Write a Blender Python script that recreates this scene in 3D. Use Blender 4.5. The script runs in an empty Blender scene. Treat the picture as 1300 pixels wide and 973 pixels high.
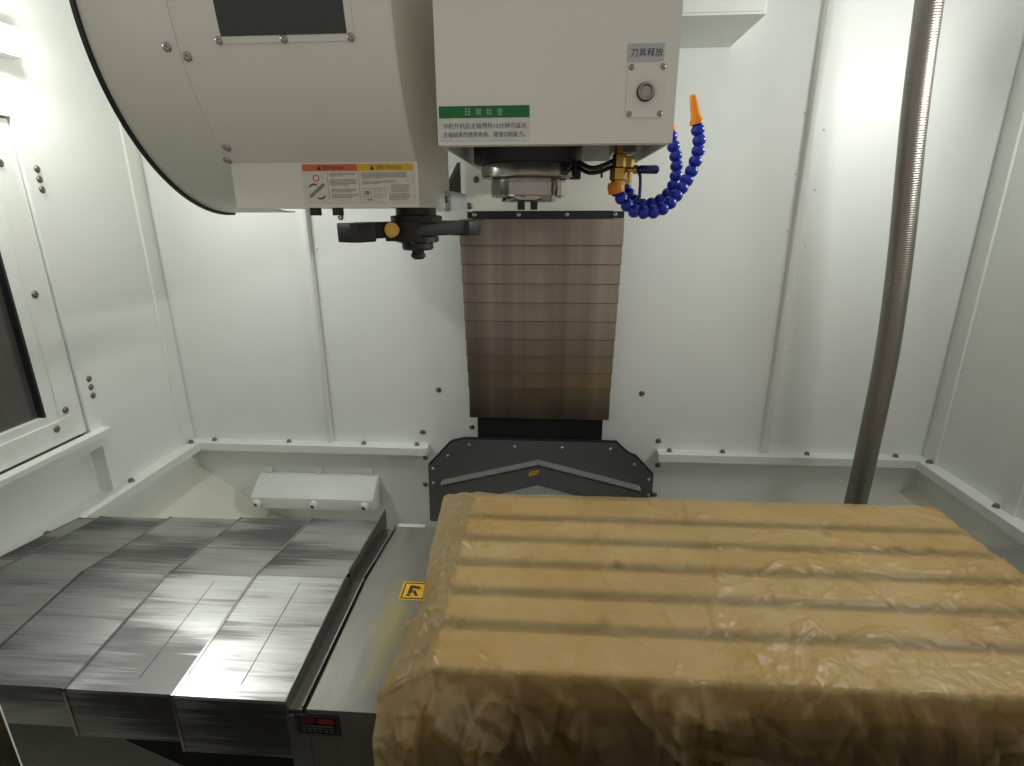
import bpy, bmesh, math, random
import numpy as np
from mathutils import Vector, Matrix, Quaternion

random.seed(7)
rng = np.random.default_rng(11)
R = math.radians
Z0 = 1.40                      # lift: heights below are given relative to the lens, which is 1.40 m above the tray
scene = bpy.context.scene
COL = scene.collection

# ------------------------------------------------------------------ camera
cam_d = bpy.data.cameras.new('camera')
cam = bpy.data.objects.new('camera', cam_d)
COL.objects.link(cam)
cam_d.sensor_fit = 'HORIZONTAL'
cam_d.sensor_width = 36.0
cam_d.lens = 36.0 * 689.0 / 1300.0
cam_d.clip_start = 0.02
cam_d.clip_end = 100
PITCH, YAW, ROLL = R(17.4), R(3.85), R(-0.2)
fwd = Vector((-math.sin(YAW) * math.cos(PITCH), math.cos(YAW) * math.cos(PITCH), -math.sin(PITCH)))
rgt = Vector((math.cos(YAW), math.sin(YAW), 0))
up = rgt.cross(fwd)
r2 = rgt * math.cos(ROLL) + up * math.sin(ROLL)
u2 = up * math.cos(ROLL) - rgt * math.sin(ROLL)
cam.matrix_world = Matrix(((r2.x, u2.x, -fwd.x, 0), (r2.y, u2.y, -fwd.y, 0), (r2.z, u2.z, -fwd.z, Z0), (0, 0, 0, 1)))
scene.camera = cam

# ------------------------------------------------------------------ world: dim light of the hall outside the enclosure
world = bpy.data.worlds.new('World')
scene.world = world
world.use_nodes = True
bg = world.node_tree.nodes['Background']
bg.inputs['Color'].default_value = (1.0, 0.95, 0.86, 1)
bg.inputs['Strength'].default_value = 0.265
LAMP_POWER = 104.0               # radiance of the two enclosure work lamps
scene.view_settings.view_transform = 'Standard'
scene.view_settings.look = 'None'
scene.view_settings.gamma = 1.0
scene.view_settings.exposure = 0.54
scene.render.engine = 'CYCLES'
scene.cycles.use_denoising = True
scene.cycles.max_bounces = 14
scene.cycles.diffuse_bounces = 8
scene.cycles.glossy_bounces = 6
scene.cycles.transparent_max_bounces = 12
scene.cycles.sample_clamp_indirect = 6.0
scene.cycles.caustics_reflective = False
scene.cycles.caustics_refractive = False

# ------------------------------------------------------------------ materials
MATS = {}


def new_mat(name):
    m = bpy.data.materials.new(name)
    m.use_nodes = True
    nt = m.node_tree
    MATS[name] = m
    return m, nt, nt.nodes['Principled BSDF']


def nd(nt, kind, **kw):
    n = nt.nodes.new(kind)
    for k, v in kw.items():
        setattr(n, k, v)
    return n


def coords(nt, scale=(1, 1, 1), kind='Object'):
    tc = nd(nt, 'ShaderNodeTexCoord')
    mp = nd(nt, 'ShaderNodeMapping')
    mp.inputs['Scale'].default_value = scale
    nt.links.new(tc.outputs[kind], mp.inputs['Vector'])
    return mp.outputs['Vector']


def noise(nt, vec, scale, detail=4, rough=0.55):
    n = nd(nt, 'ShaderNodeTexNoise')
    n.inputs['Scale'].default_value = scale
    n.inputs['Detail'].default_value = detail
    n.inputs['Roughness'].default_value = rough
    nt.links.new(vec, n.inputs['Vector'])
    return n.outputs['Fac']


def ramp(nt, fac, stops):
    r = nd(nt, 'ShaderNodeValToRGB')
    el = r.color_ramp.elements
    while len(el) < len(stops):
        el.new(0.5)
    for e, (p, c) in zip(el, stops):
        e.position = p
        e.color = c if len(c) == 4 else (*c, 1)
    nt.links.new(fac, r.inputs['Fac'])
    return r.outputs['Color']


def bump(nt, h, strength, dist, bsdf, prev=None):
    b = nd(nt, 'ShaderNodeBump')
    b.inputs['Strength'].default_value = strength
    b.inputs['Distance'].default_value = dist
    nt.links.new(h, b.inputs['Height'])
    if prev is not None:
        nt.links.new(prev, b.inputs['Normal'])
    nt.links.new(b.outputs['Normal'], bsdf.inputs['Normal'])
    return b.outputs['Normal']


def g(v):
    return (v, v, v, 1)


def paint(name, col, rough=0.35, var=0.04, peel=0.06, coat=0.0):
    m, nt, b = new_mat(name)
    v = coords(nt, kind='Object')
    f = noise(nt, v, 2.5, 2)
    lo = tuple(c * (1 - var) for c in col)
    hi = tuple(min(1, c * (1 + var)) for c in col)
    nt.links.new(ramp(nt, f, [(0.3, lo), (0.7, hi)]), b.inputs['Base Color'])
    f2 = noise(nt, v, 5, 2)
    nt.links.new(ramp(nt, f2, [(0.2, g(rough - 0.02)), (0.8, g(rough + 0.03))]), b.inputs['Roughness'])
    bump(nt, noise(nt, v, 420, 2), peel, 0.001, b)
    b.inputs['Coat Weight'].default_value = coat
    return m


def plain(name, col, rough=0.5, metal=0.0, spec=0.5):
    m, nt, b = new_mat(name)
    v = coords(nt)
    f = noise(nt, v, 60, 3)
    nt.links.new(ramp(nt, f, [(0.25, tuple(c * 0.88 for c in col)), (0.75, tuple(min(1, c * 1.08) for c in col))]), b.inputs['Base Color'])
    b.inputs['Roughness'].default_value = rough
    b.inputs['Metallic'].default_value = metal
    b.inputs['Specular IOR Level'].default_value = spec
    return m


def brushed(name, dark, light, r_lo, r_hi, axis='x', stain=(0.0, 1.0), fine=900, metal=1.0, bump_s=0.12):
    """Rolled sheet steel: fine grain drawn along one axis, smears of oil drawn the same way."""
    m, nt, b = new_mat(name)
    s_f = {'x': (2.2, fine / 6, fine / 6), 'y': (fine / 6, 2.2, fine / 6), 'z': (fine / 6, fine / 6, 2.2)}[axis]
    s_b = {'x': (1.6, 13, 13), 'y': (13, 1.6, 13), 'z': (13, 13, 1.6)}[axis]
    grain = noise(nt, coords(nt, s_f), 1.0, 4, 0.6)
    smear = noise(nt, coords(nt, s_b), 1.0, 7, 0.62)
    mixf = nd(nt, 'ShaderNodeMath', operation='MULTIPLY_ADD')
    nt.links.new(grain, mixf.inputs[0])
    mixf.inputs[1].default_value = 0.28
    nt.links.new(smear, mixf.inputs[2])
    f = mixf.outputs[0]
    nt.links.new(ramp(nt, f, [(stain[0], dark), (stain[1], light)]), b.inputs['Base Color'])
    nt.links.new(ramp(nt, f, [(stain[0], g(r_hi)), (stain[1], g(r_lo))]), b.inputs['Roughness'])
    b.inputs['Metallic'].default_value = metal
    bump(nt, grain, bump_s, 0.0006, b)
    return m


paint('white_paint', (0.78, 0.80, 0.77), 0.42, 0.025, 0.10)
paint('wall_paint', (0.79, 0.815, 0.79), 0.44, 0.02, 0.12)
paint('cream_paint', (0.79, 0.775, 0.70), 0.38, 0.03, 0.10)
paint('tray_paint', (0.74, 0.735, 0.65), 0.42, 0.05, 0.10)
paint('grey_paint', (0.44, 0.46, 0.47), 0.45, 0.04)
plain('cut_edge', (0.25, 0.25, 0.25), 0.5, 0.2)
plain('light_blocker_grey', (0.06, 0.06, 0.062), 0.5)
plain('wiper_brown', (0.085, 0.070, 0.058), 0.5)
plain('rubber_black', (0.012, 0.012, 0.016), 0.55)
plain('black_iron', (0.016, 0.016, 0.017), 0.42)
plain('gunmetal', (0.022, 0.022, 0.023), 0.45, 0.35)
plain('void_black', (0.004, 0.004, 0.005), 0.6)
plain('blue_plastic', (0.010, 0.024, 0.40), 0.26)
plain('blue_grip', (0.010, 0.014, 0.11), 0.35)
plain('orange_plastic', (0.85, 0.28, 0.012), 0.35)
plain('brass', (0.62, 0.38, 0.10), 0.28, 1.0)
plain('bolt_steel', (0.42, 0.40, 0.37), 0.32, 1.0)
plain('dull_bolt', (0.20, 0.185, 0.16), 0.42, 0.9)
plain('chrome', (0.40, 0.375, 0.345), 0.13, 1.0)
plain('satin_steel', (0.37, 0.355, 0.335), 0.22, 1.0)
plain('sticker_white', (0.68, 0.69, 0.66), 0.4)
plain('sticker_grey', (0.50, 0.52, 0.54), 0.4)
plain('sticker_cream', (0.73, 0.71, 0.60), 0.4)
plain('sticker_green', (0.004, 0.16, 0.035), 0.4)
plain('sticker_orange', (0.66, 0.13, 0.05), 0.4)
plain('sticker_yellow', (0.74, 0.47, 0.015), 0.4)
plain('warning_yellow', (0.86, 0.50, 0.01), 0.4)
plain('print_black', (0.02, 0.02, 0.022), 0.5)
plain('print_grey', (0.24, 0.235, 0.21), 0.5)
plain('print_pale', (0.40, 0.58, 0.44), 0.5)
plain('print_red', (0.45, 0.03, 0.03), 0.5)
plain('plate_red', (0.22, 0.008, 0.02), 0.4)
plain('plate_grey', (0.22, 0.23, 0.23), 0.4)
plain('plate_black', (0.012, 0.012, 0.014), 0.35)
plain('cast_iron', (0.10, 0.10, 0.105), 0.6, 0.3)

m, nt, b = new_mat('cover_steel')          # rolled steel with patches of dried oil drawn out along the travel
streak = noise(nt, coords(nt, (0.9, 85, 85)), 1.0, 6, 0.7)
info = nd(nt, 'ShaderNodeObjectInfo')
tcn = nd(nt, 'ShaderNodeTexCoord')
off = nd(nt, 'ShaderNodeCombineXYZ')
mm = nd(nt, 'ShaderNodeMath', operation='MULTIPLY_ADD'); mm.inputs[1].default_value = 0.50
nt.links.new(streak, mm.inputs[0])
mr = nd(nt, 'ShaderNodeMath', operation='MULTIPLY'); mr.inputs[1].default_value = 9.0
nt.links.new(info.outputs['Random'], mr.inputs[0]); nt.links.new(mr.outputs[0], mm.inputs[2])
nt.links.new(mm.outputs[0], off.inputs['X'])
add = nd(nt, 'ShaderNodeVectorMath', operation='ADD')
nt.links.new(tcn.outputs['Object'], add.inputs[0]); nt.links.new(off.outputs[0], add.inputs[1])
mp = nd(nt, 'ShaderNodeMapping'); mp.inputs['Scale'].default_value = (2.8, 8.5, 8.5)
nt.links.new(add.outputs[0], mp.inputs['Vector'])
patch = noise(nt, mp.outputs['Vector'], 1.0, 4, 0.5)
fine_ = noise(nt, coords(nt, (2.0, 140, 140)), 1.0, 3, 0.6)
pf = nd(nt, 'ShaderNodeMath', operation='MULTIPLY_ADD'); pf.inputs[1].default_value = 0.20
nt.links.new(fine_, pf.inputs[0]); nt.links.new(patch, pf.inputs[2])
nt.links.new(ramp(nt, pf.outputs[0], [(0.48, (0.13, 0.128, 0.126)), (0.57, (0.22, 0.218, 0.215)), (0.64, (0.40, 0.398, 0.395)), (0.80, (0.54, 0.54, 0.54))]), b.inputs['Base Color'])
nt.links.new(ramp(nt, pf.outputs[0], [(0.48, g(0.46)), (0.60, g(0.38)), (0.76, g(0.32))]), b.inputs['Roughness'])
b.inputs['Metallic'].default_value = 1.0
bump(nt, fine_, 0.06, 0.0006, b)
brushed('plate_steel', (0.215, 0.210, 0.185), (0.28, 0.274, 0.245), 0.48, 0.58, 'y', (0.4, 0.9), 700, 0.45, 0.06)
brushed('flange_steel', (0.22, 0.215, 0.20), (0.33, 0.325, 0.31), 0.36, 0.46, 'y', (0.4, 0.9), 700, 0.9, 0.06)
brushed('column_steel', (0.36, 0.325, 0.285), (0.42, 0.385, 0.345), 0.33, 0.39, 'x', (0.35, 0.95), 1500, 1.0, 0.15)
m = MATS['column_steel']; nt = m.node_tree; b = nt.nodes['Principled BSDF']
b.inputs['Anisotropic'].default_value = 0.55
tg = nd(nt, 'ShaderNodeTangent', direction_type='RADIAL', axis='Z')
nt.links.new(tg.outputs[0], b.inputs['Tangent'])
reflection_bands = noise(nt, coords(nt, (7, 7, 0.9)), 1.0, 3, 0.5)       # upright light and dark reflection bands, painted into the base colour
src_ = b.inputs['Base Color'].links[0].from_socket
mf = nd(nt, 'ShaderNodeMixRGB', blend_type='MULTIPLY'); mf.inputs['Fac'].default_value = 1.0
nt.links.new(src_, mf.inputs['Color1']); nt.links.new(ramp(nt, reflection_bands, [(0.35, (0.46, 0.43, 0.40)), (0.65, (1.05, 0.99, 0.91))]), mf.inputs['Color2'])
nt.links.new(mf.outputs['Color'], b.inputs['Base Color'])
brushed('dark_sheet', (0.15, 0.15, 0.15), (0.20, 0.20, 0.20), 0.36, 0.48, 'x', (0.3, 0.9), 700, 0.7, 0.05)
brushed('table_steel', (0.56, 0.54, 0.48), (0.66, 0.64, 0.58), 0.35, 0.5, 'x', (0.3, 0.9), 900, 0.0, 0.05)
plain('slot_iron', (0.03, 0.03, 0.03), 0.6)
brushed('conduit_steel', (0.20, 0.18, 0.155), (0.34, 0.315, 0.28), 0.34, 0.44, 'z', (0.3, 0.9), 600, 1.0, 0.10)

# yellowed preservative smear on the table's end plate
m = MATS['plate_steel']; nt = m.node_tree; b = nt.nodes['Principled BSDF']
old = b.inputs['Base Color'].links[0].from_socket
mix = nd(nt, 'ShaderNodeMixRGB')
nt.links.new(old, mix.inputs['Color1'])
mix.inputs['Color2'].default_value = (0.42, 0.36, 0.075, 1)
tcp = nd(nt, 'ShaderNodeTexCoord')
mpp = nd(nt, 'ShaderNodeMapping'); mpp.inputs['Location'].default_value = (0.12, 0.36, 0); mpp.inputs['Scale'].default_value = (11, 3.6, 0)
nt.links.new(tcp.outputs['Object'], mpp.inputs['Vector'])
ln_ = nd(nt, 'ShaderNodeVectorMath', operation='LENGTH'); nt.links.new(mpp.outputs['Vector'], ln_.inputs[0])
wob_ = nd(nt, 'ShaderNodeMath', operation='MULTIPLY_ADD'); wob_.inputs[1].default_value = 0.9
nt.links.new(noise(nt, coords(nt, (26, 7, 7)), 1.0, 4), wob_.inputs[0]); nt.links.new(ln_.outputs['Value'], wob_.inputs[2])
nt.links.new(ramp(nt, wob_.outputs[0], [(0.30, g(0.55)), (0.75, g(0.30)), (1.0, g(0.0))]), mix.inputs['Fac'])
nt.links.new(mix.outputs['Color'], b.inputs['Base Color'])

# smoked window
m, nt, b = new_mat('smoked_glass')
b.inputs['Base Color'].default_value = (0.085, 0.080, 0.076, 1)
b.inputs['Roughness'].default_value = 0.12
f = noise(nt, coords(nt), 4, 3)
nt.links.new(ramp(nt, f, [(0.3, g(0.10)), (0.7, g(0.18))]), b.inputs['Roughness'])
m, nt, b = new_mat('magazine_glass')
b.inputs['Base Color'].default_value = (0.045, 0.050, 0.056, 1)
f = noise(nt, coords(nt), 5, 3)
nt.links.new(ramp(nt, f, [(0.3, g(0.07)), (0.7, g(0.14))]), b.inputs['Roughness'])

# lamp
m, nt, b = new_mat('lamp_glow')
nt.nodes.remove(b)
em = nd(nt, 'ShaderNodeEmission')
em.inputs['Color'].default_value = (0.98, 1.0, 0.955, 1)
em.inputs['Strength'].default_value = LAMP_POWER
nt.links.new(em.outputs[0], nt.nodes['Material Output'].inputs['Surface'])

# oiled kraft paper: thin, lets some light and some of what lies under it through
m, nt, b = new_mat('oiled_paper')
out = nt.nodes['Material Output']
v = coords(nt)
c1 = noise(nt, v, 4.5, 6, 0.6)
base = ramp(nt, c1, [(0.28, (0.44, 0.30, 0.125)), (0.5, (0.58, 0.43, 0.215)), (0.74, (0.72, 0.58, 0.36))])
spots = nd(nt, 'ShaderNodeTexVoronoi'); spots.inputs['Scale'].default_value = 7.0
nt.links.new(v, spots.inputs['Vector'])
spotf = ramp(nt, spots.outputs['Distance'], [(0.06, g(0.42)), (0.15, g(1.0))])
mulc = nd(nt, 'ShaderNodeMixRGB', blend_type='MULTIPLY'); mulc.inputs['Fac'].default_value = 0.75
nt.links.new(base, mulc.inputs['Color1']); nt.links.new(spotf, mulc.inputs['Color2'])
nt.links.new(mulc.outputs['Color'], b.inputs['Base Color'])
rgh = ramp(nt, noise(nt, v, 11, 5), [(0.3, g(0.26)), (0.7, g(0.46))])
nt.links.new(rgh, b.inputs['Roughness'])
b.inputs['Specular IOR Level'].default_value = 0.70
vor = nd(nt, 'ShaderNodeTexVoronoi', feature='DISTANCE_TO_EDGE'); vor.inputs['Scale'].default_value = 26
warp = nd(nt, 'ShaderNodeMixRGB', blend_type='ADD'); warp.inputs['Fac'].default_value = 0.09
nn = nd(nt, 'ShaderNodeTexNoise'); nn.inputs['Scale'].default_value = 7
nt.links.new(v, nn.inputs['Vector'])
nt.links.new(v, warp.inputs['Color1']); nt.links.new(nn.outputs['Color'], warp.inputs['Color2'])
nt.links.new(warp.outputs['Color'], vor.inputs['Vector'])
nb = bump(nt, ramp(nt, vor.outputs['Distance'], [(0.0, g(0)), (0.25, g(1))]), 0.10, 0.003, b)
bump(nt, noise(nt, v, 90, 5, 0.7), 0.20, 0.002, b, nb)
tl = nd(nt, 'ShaderNodeBsdfTranslucent')
tl.inputs['Color'].default_value = (0.93, 0.73, 0.40, 1)
tp = nd(nt, 'ShaderNodeBsdfTransparent')
tp.inputs['Color'].default_value = (0.94, 0.80, 0.56, 1)
mx1 = nd(nt, 'ShaderNodeMixShader'); mx1.inputs['Fac'].default_value = 0.44
mx2 = nd(nt, 'ShaderNodeMixShader'); mx2.inputs['Fac'].default_value = 0.26
nt.links.new(b.outputs[0], mx1.inputs[1]); nt.links.new(tl.outputs[0], mx1.inputs[2])
nt.links.new(mx1.outputs[0], mx2.inputs[1]); nt.links.new(tp.outputs[0], mx2.inputs[2])
nt.links.new(mx2.outputs[0], out.inputs['Surface'])


# ------------------------------------------------------------------ helpers
WL = {}                          # world position of every object, by datablock name


def place(o, wl, parent):
    COL.objects.link(o)
    wl = Vector(wl)
    if parent is not None:
        o.parent = parent
        o.location = wl - WL[parent.name]
    else:
        o.location = wl
    WL[o.name] = wl
    return o


def thing(name, label, cat, loc, group=None):
    o = bpy.data.objects.new(name, None)
    o.empty_display_size = 0.05
    place(o, Vector(loc) + Vector((0, 0, Z0)), None)
    return tag(o, label, cat, group)


def tag(o, label, cat, group=None):
    o['label'] = label
    o['category'] = cat
    if group:
        o['group'] = group
    return o


def struct(o):
    o['kind'] = 'structure'
    return o


def from_bm(name, bm, mat, parent=None, smooth=False, angle=35):
    me = bpy.data.meshes.new(name)
    bmesh.ops.recalc_face_normals(bm, faces=bm.faces[:])
    c = Vector((0, 0, 0))
    if bm.verts:
        lo = Vector([min(v.co[i] for v in bm.verts) for i in range(3)])
        hi = Vector([max(v.co[i] for v in bm.verts) for i in range(3)])
        c = (lo + hi) / 2
    for v_ in bm.verts:
        v_.co -= c
    if smooth:
        for f_ in bm.faces:
            f_.smooth = True
        for e in bm.edges:
            if len(e.link_faces) == 2 and e.calc_face_angle(0) > R(angle):
                e.smooth = False
    bm.to_mesh(me)
    bm.free()
    me.materials.append(MATS[mat])
    return place(bpy.data.objects.new(name, me), c + Vector((0, 0, Z0)), parent)


def add_box(bm, x0, x1, y0, y1, z0, z1):
    vs = [bm.verts.new(p) for p in ((x0, y0, z0), (x1, y0, z0), (x1, y1, z0), (x0, y1, z0), (x0, y0, z1), (x1, y0, z1), (x1, y1, z1), (x0, y1, z1))]
    for q in ((0, 3, 2, 1), (4, 5, 6, 7), (0, 1, 5, 4), (1, 2, 6, 5), (2, 3, 7, 6), (3, 0, 4, 7)):
        bm.faces.new([vs[i] for i in q])
    return vs


def bev(bm, w, seg=2, ang=30):
    es = [e for e in bm.edges if len(e.link_faces) == 2 and e.calc_face_angle(0) > R(ang)]
    bmesh.ops.bevel(bm, geom=es, offset=w, segments=seg, affect='EDGES', profile=0.5)


def box(name, x, y, z, mat, parent=None, b=0.0, seg=2):
    bm = bmesh.new()
    add_box(bm, x[0], x[1], y[0], y[1], z[0], z[1])
    if b:
        bev(bm, b, seg)
    return from_bm(name, bm, mat, parent, smooth=bool(b))


def boxes(name, lst, mat, parent=None):
    bm = bmesh.new()
    for (x, y, z) in lst:
        add_box(bm, x[0], x[1], y[0], y[1], z[0], z[1])
    return from_bm(name, bm, mat, parent)


def add_prism(bm, pts, axis, a0, a1):
    """pts: outline in the two other axes (in xyz order), extruded along axis."""
    def P(p, a):
        return {'x': (a, p[0], p[1]), 'y': (p[0], a, p[1]), 'z': (p[0], p[1], a)}[axis]
    A = [bm.verts.new(P(p, a0)) for p in pts]
    B = [bm.verts.new(P(p, a1)) for p in pts]
    n = len(pts)
    bm.faces.new(A)
    bm.faces.new(B[::-1])
    for i in range(n):
        bm.faces.new((A[i], B[i], B[(i + 1) % n], A[(i + 1) % n]))


def prism(name, pts, axis, a0, a1, mat, parent=None, b=0.0, smooth=False):
    bm = bmesh.new()
    add_prism(bm, pts, axis, a0, a1)
    bmesh.ops.recalc_face_normals(bm, faces=bm.faces[:])
    if b:
        bev(bm, b)
    return from_bm(name, bm, mat, parent, smooth=bool(b) or smooth)


def add_lathe(bm, prof, org, axis=(0, 0, 1), n=32):
    """prof: (radius, height) pairs along the axis."""
    q = Vector((0, 0, 1)).rotation_difference(Vector(axis).normalized())
    org = Vector(org)
    rings = []
    for r, h in prof:
        if r < 1e-6:
            rings.append([bm.verts.new(org + q @ Vector((0, 0, h)))])
        else:
            rings.append([bm.verts.new(org + q @ Vector((r * math.cos(2 * math.pi * k / n), r * math.sin(2 * math.pi * k / n), h))) for k in range(n)])
    for a, c in zip(rings, rings[1:]):
        for k in range(n):
            k2 = (k + 1) % n
            if len(a) == 1 and len(c) == 1:
                continue
            if len(a) == 1:
                bm.faces.new((a[0], c[k], c[k2]))
            elif len(c) == 1:
                bm.faces.new((a[k], c[0], a[k2]))
            else:
                bm.faces.new((a[k], c[k], c[k2], a[k2]))
    if len(rings[0]) > 1:
        bm.faces.new(rings[0])
    if len(rings[-1]) > 1:
        bm.faces.new(rings[-1][::-1])


def lathe(name, prof, org, mat, parent=None, axis=(0, 0, 1), n=32):
    bm = bmesh.new()
    add_lathe(bm, prof, org, axis, n)
    return from_bm(name, bm, mat, parent, smooth=True)


def spline(pts, n):
    """Catmull-Rom through pts."""
    P = [Vector(p) for p in pts]
    P = [P[0] * 2 - P[1]] + P + [P[-1] * 2 - P[-2]]
    out_ = []
    for i in range(1, len(P) - 2):
        for k in range(n):
            t = k / n
            a, b_, c, d = P[i - 1:i + 3]
            out_.append(0.5 * ((2 * b_) + (c - a) * t + (2 * a - 5 * b_ + 4 * c - d) * t * t + (3 * b_ - a - 3 * c + d) * t ** 3))
    out_.append(P[-2])
    return out_


def resample(pts, step):
    out_ = [pts[0].copy()]
    acc = 0.0
    for a, c in zip(pts, pts[1:]):
        L = (c - a).length
        while acc + L >= step:
            t = (step - acc) / L
            a = a.lerp(c, t)
            out_.append(a.copy())
            L = (c - a).length
            acc = 0.0
        acc += L
    return out_


def add_tube(bm, pts, radii, n=12):
    pts = [Vector(p) for p in pts]
    if not hasattr(radii, '__len__'):
        radii = [radii] * len(pts)
    t = (pts[1] - pts[0]).normalized()
    s = t.orthogonal().normalized()
    rings = []
    for i, p in enumerate(pts):
        t2 = (pts[min(i + 1, len(pts) - 1)] - pts[max(i - 1, 0)]).normalized()
        s = (s - t2 * s.dot(t2)).normalized()
        w = t2.cross(s)
        rings.append([bm.verts.new(p + (s * math.cos(2 * math.pi * k / n) + w * math.sin(2 * math.pi * k / n)) * radii[i]) for k in range(n)])
    for a, c in zip(rings, rings[1:]):
        for k in range(n):
            bm.faces.new((a[k], a[(k + 1) % n], c[(k + 1) % n], c[k]))
    bm.faces.new(rings[0][::-1])
    bm.faces.new(rings[-1])


def tube(name, pts, r, mat, parent=None, n=12):
    bm = bmesh.new()
    add_tube(bm, pts, r, n)
    return from_bm(name, bm, mat, parent, smooth=True, angle=60)


# one button-head bolt mesh per look, shared
BOLT = {}


def bolt(parent, loc, nrm, r=0.006, mat='dull_bolt', name='bolt', h=0.55):
    key = (mat, round(h, 2))
    if key not in BOLT:
        bm = bmesh.new()
        add_lathe(bm, [(1.25, 0), (1.25, 0.12), (1.0, 0.14), (0.97, 0.30 * h / 0.55), (0.78, 0.50 * h / 0.55), (0.42, 0.55 * h / 0.55), (0.36, 0.30 * h / 0.55), (0, 0.30 * h / 0.55)], (0, 0, 0), n=10)
        me = bpy.data.meshes.new('bolt')
        bmesh.ops.recalc_face_normals(bm, faces=bm.faces[:])
        for f_ in bm.faces:
            f_.smooth = True
        bm.to_mesh(me)
        bm.free()
        me.materials.append(MATS[mat])
        BOLT[key] = me
    o = bpy.data.objects.new(name, BOLT[key])
    o.scale = (r, r, r)
    o.rotation_mode = 'QUATERNION'
    o.rotation_quaternion = Vector((0, 0, 1)).rotation_difference(Vector(nrm).normalized()) @ Quaternion((0, 0, 1), random.random() * 6)
    return place(o, Vector(loc) + Vector((0, 0, Z0)), parent)


def text(name, body, x0, x1, z, h, mat, parent, plane, bold=0.012):
    """Lettering laid on a flat face; plane(u, v) -> 3D point; fitted between x0 and x1, height h, base at z."""
    cu = bpy.data.curves.new(name, 'FONT')
    cu.body = body
    cu.size = 1.0
    cu.offset = bold
    cu.resolution_u = 3
    o = bpy.data.objects.new(name, cu)
    COL.objects.link(o)
    dg = bpy.context.evaluated_depsgraph_get()
    me = bpy.data.meshes.new_from_object(o.evaluated_get(dg))
    COL.objects.unlink(o)
    bpy.data.objects.remove(o)
    bm = bmesh.new()
    bm.from_mesh(me)
    bpy.data.meshes.remove(me)
    xs = [v_.co.x for v_ in bm.verts]; ys = [v_.co.y for v_ in bm.verts]
    sx = (x1 - x0) / (max(xs) - min(xs)); sy = h / (max(ys) - min(ys))
    xa, ya = min(xs), min(ys)
    for v_ in bm.verts:
        v_.co = Vector(plane(x0 + (v_.co.x - xa) * sx, z + (v_.co.y - ya) * sy))
    return from_bm(name, bm, mat, parent)


# ------------------------------------------------------------------ the setting: enclosure walls and chip tray
XL, XR, YB = -1.427, 1.405, 1.95
ZTOP, YF = 0.85, 0.30
LEDGE = -0.868

wb = struct(boxes('wall_back', [((XL - 0.03, XR + 0.03), (YB, YB + 0.03), (-1.32, ZTOP))], 'wall_paint'))
WL[wb.name] = WL[wb.name]


def folded_rib(parent, x, w, z0, z1, d, mat='white_paint'):
    """Flanged seam of two wall sheets: a raised strip with a sloping shoulder."""
    prism('seam_rib', [(x - w / 2, YB - 0.001), (x - w / 2 + 0.006, YB - d), (x + w / 2 - 0.006, YB - d), (x + w / 2, YB - 0.001)], 'z', z0, z1, mat, parent, b=0.002)


folded_rib(wb, -0.858, 0.028, LEDGE + 0.001, ZTOP, 0.016)
folded_rib(wb, 0.826, 0.034, LEDGE + 0.001, ZTOP, 0.015)
# ledge flange along the back, in two lengths either side of the column
for x0, x1 in ((XL + 0.052, -0.46), (0.425, XR - 0.052)):
    box('ledge', (x0, x1), (YB - 0.052, YB - 0.001), (LEDGE - 0.030, LEDGE), 'white_paint', wb, 0.003)
for x, y, z in ((-1.329, 1.93, 0), (-1.021, 1.93, 0), (-0.717, 1.93, 0), (-0.505, 1.93, 0), (0.47, 1.93, 0), (0.668, 1.93, 0), (0.977, 1.93, 0), (1.295, 1.93, 0)):
    bolt(wb, (x, y, LEDGE), (0, 0, 1), 0.0085, h=1.3)
for x, z in ((-0.413, -0.645), (-0.483, -0.82), (-0.289, -0.795), (0.355, -0.645), (0.430, -0.835), (-0.478, -0.93), (0.435, -0.937), (-0.485, -1.05), (0.432, -1.065), (-0.733, -0.012), (-0.735, 0.19)):
    bolt(wb, (x, YB, z), (0, -1, 0), 0.0085)
for z in (0.30, 0.12, -0.06, -0.24, -0.42, -0.60, -0.78):
    bolt(wb, (0.8, YB, z), (0, -1, 0), 0.004, 'white_paint', 'rivet')
    bolt(wb, (0.868, YB, z - 0.05), (0, -1, 0), 0.004, 'white_paint', 'rivet')
for z in (-0.12, -0.30, -0.48, -0.66):
    bolt(wb, (-0.832, YB, z), (0, -1, 0), 0.004, 'white_paint', 'rivet')

# left wall with its sliding window
WY = 1.490                       # rear edge of the window opening
wl = struct(boxes('wall_left', [
    ((XL - 0.05, XL), (WY + 0.03, YB), (-1.00, ZTOP)),                   # rear panel
    ((XL - 0.05, XL), (WY, WY + 0.0299), (-0.665, ZTOP)),                  # jamb
    ((XL - 0.05, XL), (YF, WY - 0.0001), (0.40, ZTOP)),                    # above the slot
    ((XL - 0.05, XL), (YF, WY - 0.0001), (0.248, 0.300)),                  # lintel
    ((XL - 0.05, XL), (YF, WY + 0.0299), (-0.712, -0.6652)),                  # sill rail
    ((XL - 0.05, XL), (YF, WY + 0.0299), (-1.00, -0.880)),
    ((XL - 0.07, XL - 0.051), (YF, WY + 0.03), (-0.90, -0.70)),          # recessed panel
], 'wall_paint'))
box('slot_panel', (XL - 0.045, XL - 0.03), (YF, WY - 0.001), (0.300, 0.400), 'grey_paint', wl)
box('sill', (XL + 0.0005, XL + 0.034), (YF, WY + 0.045), (-0.668, -0.652), 'white_paint', wl, 0.004)
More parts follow.
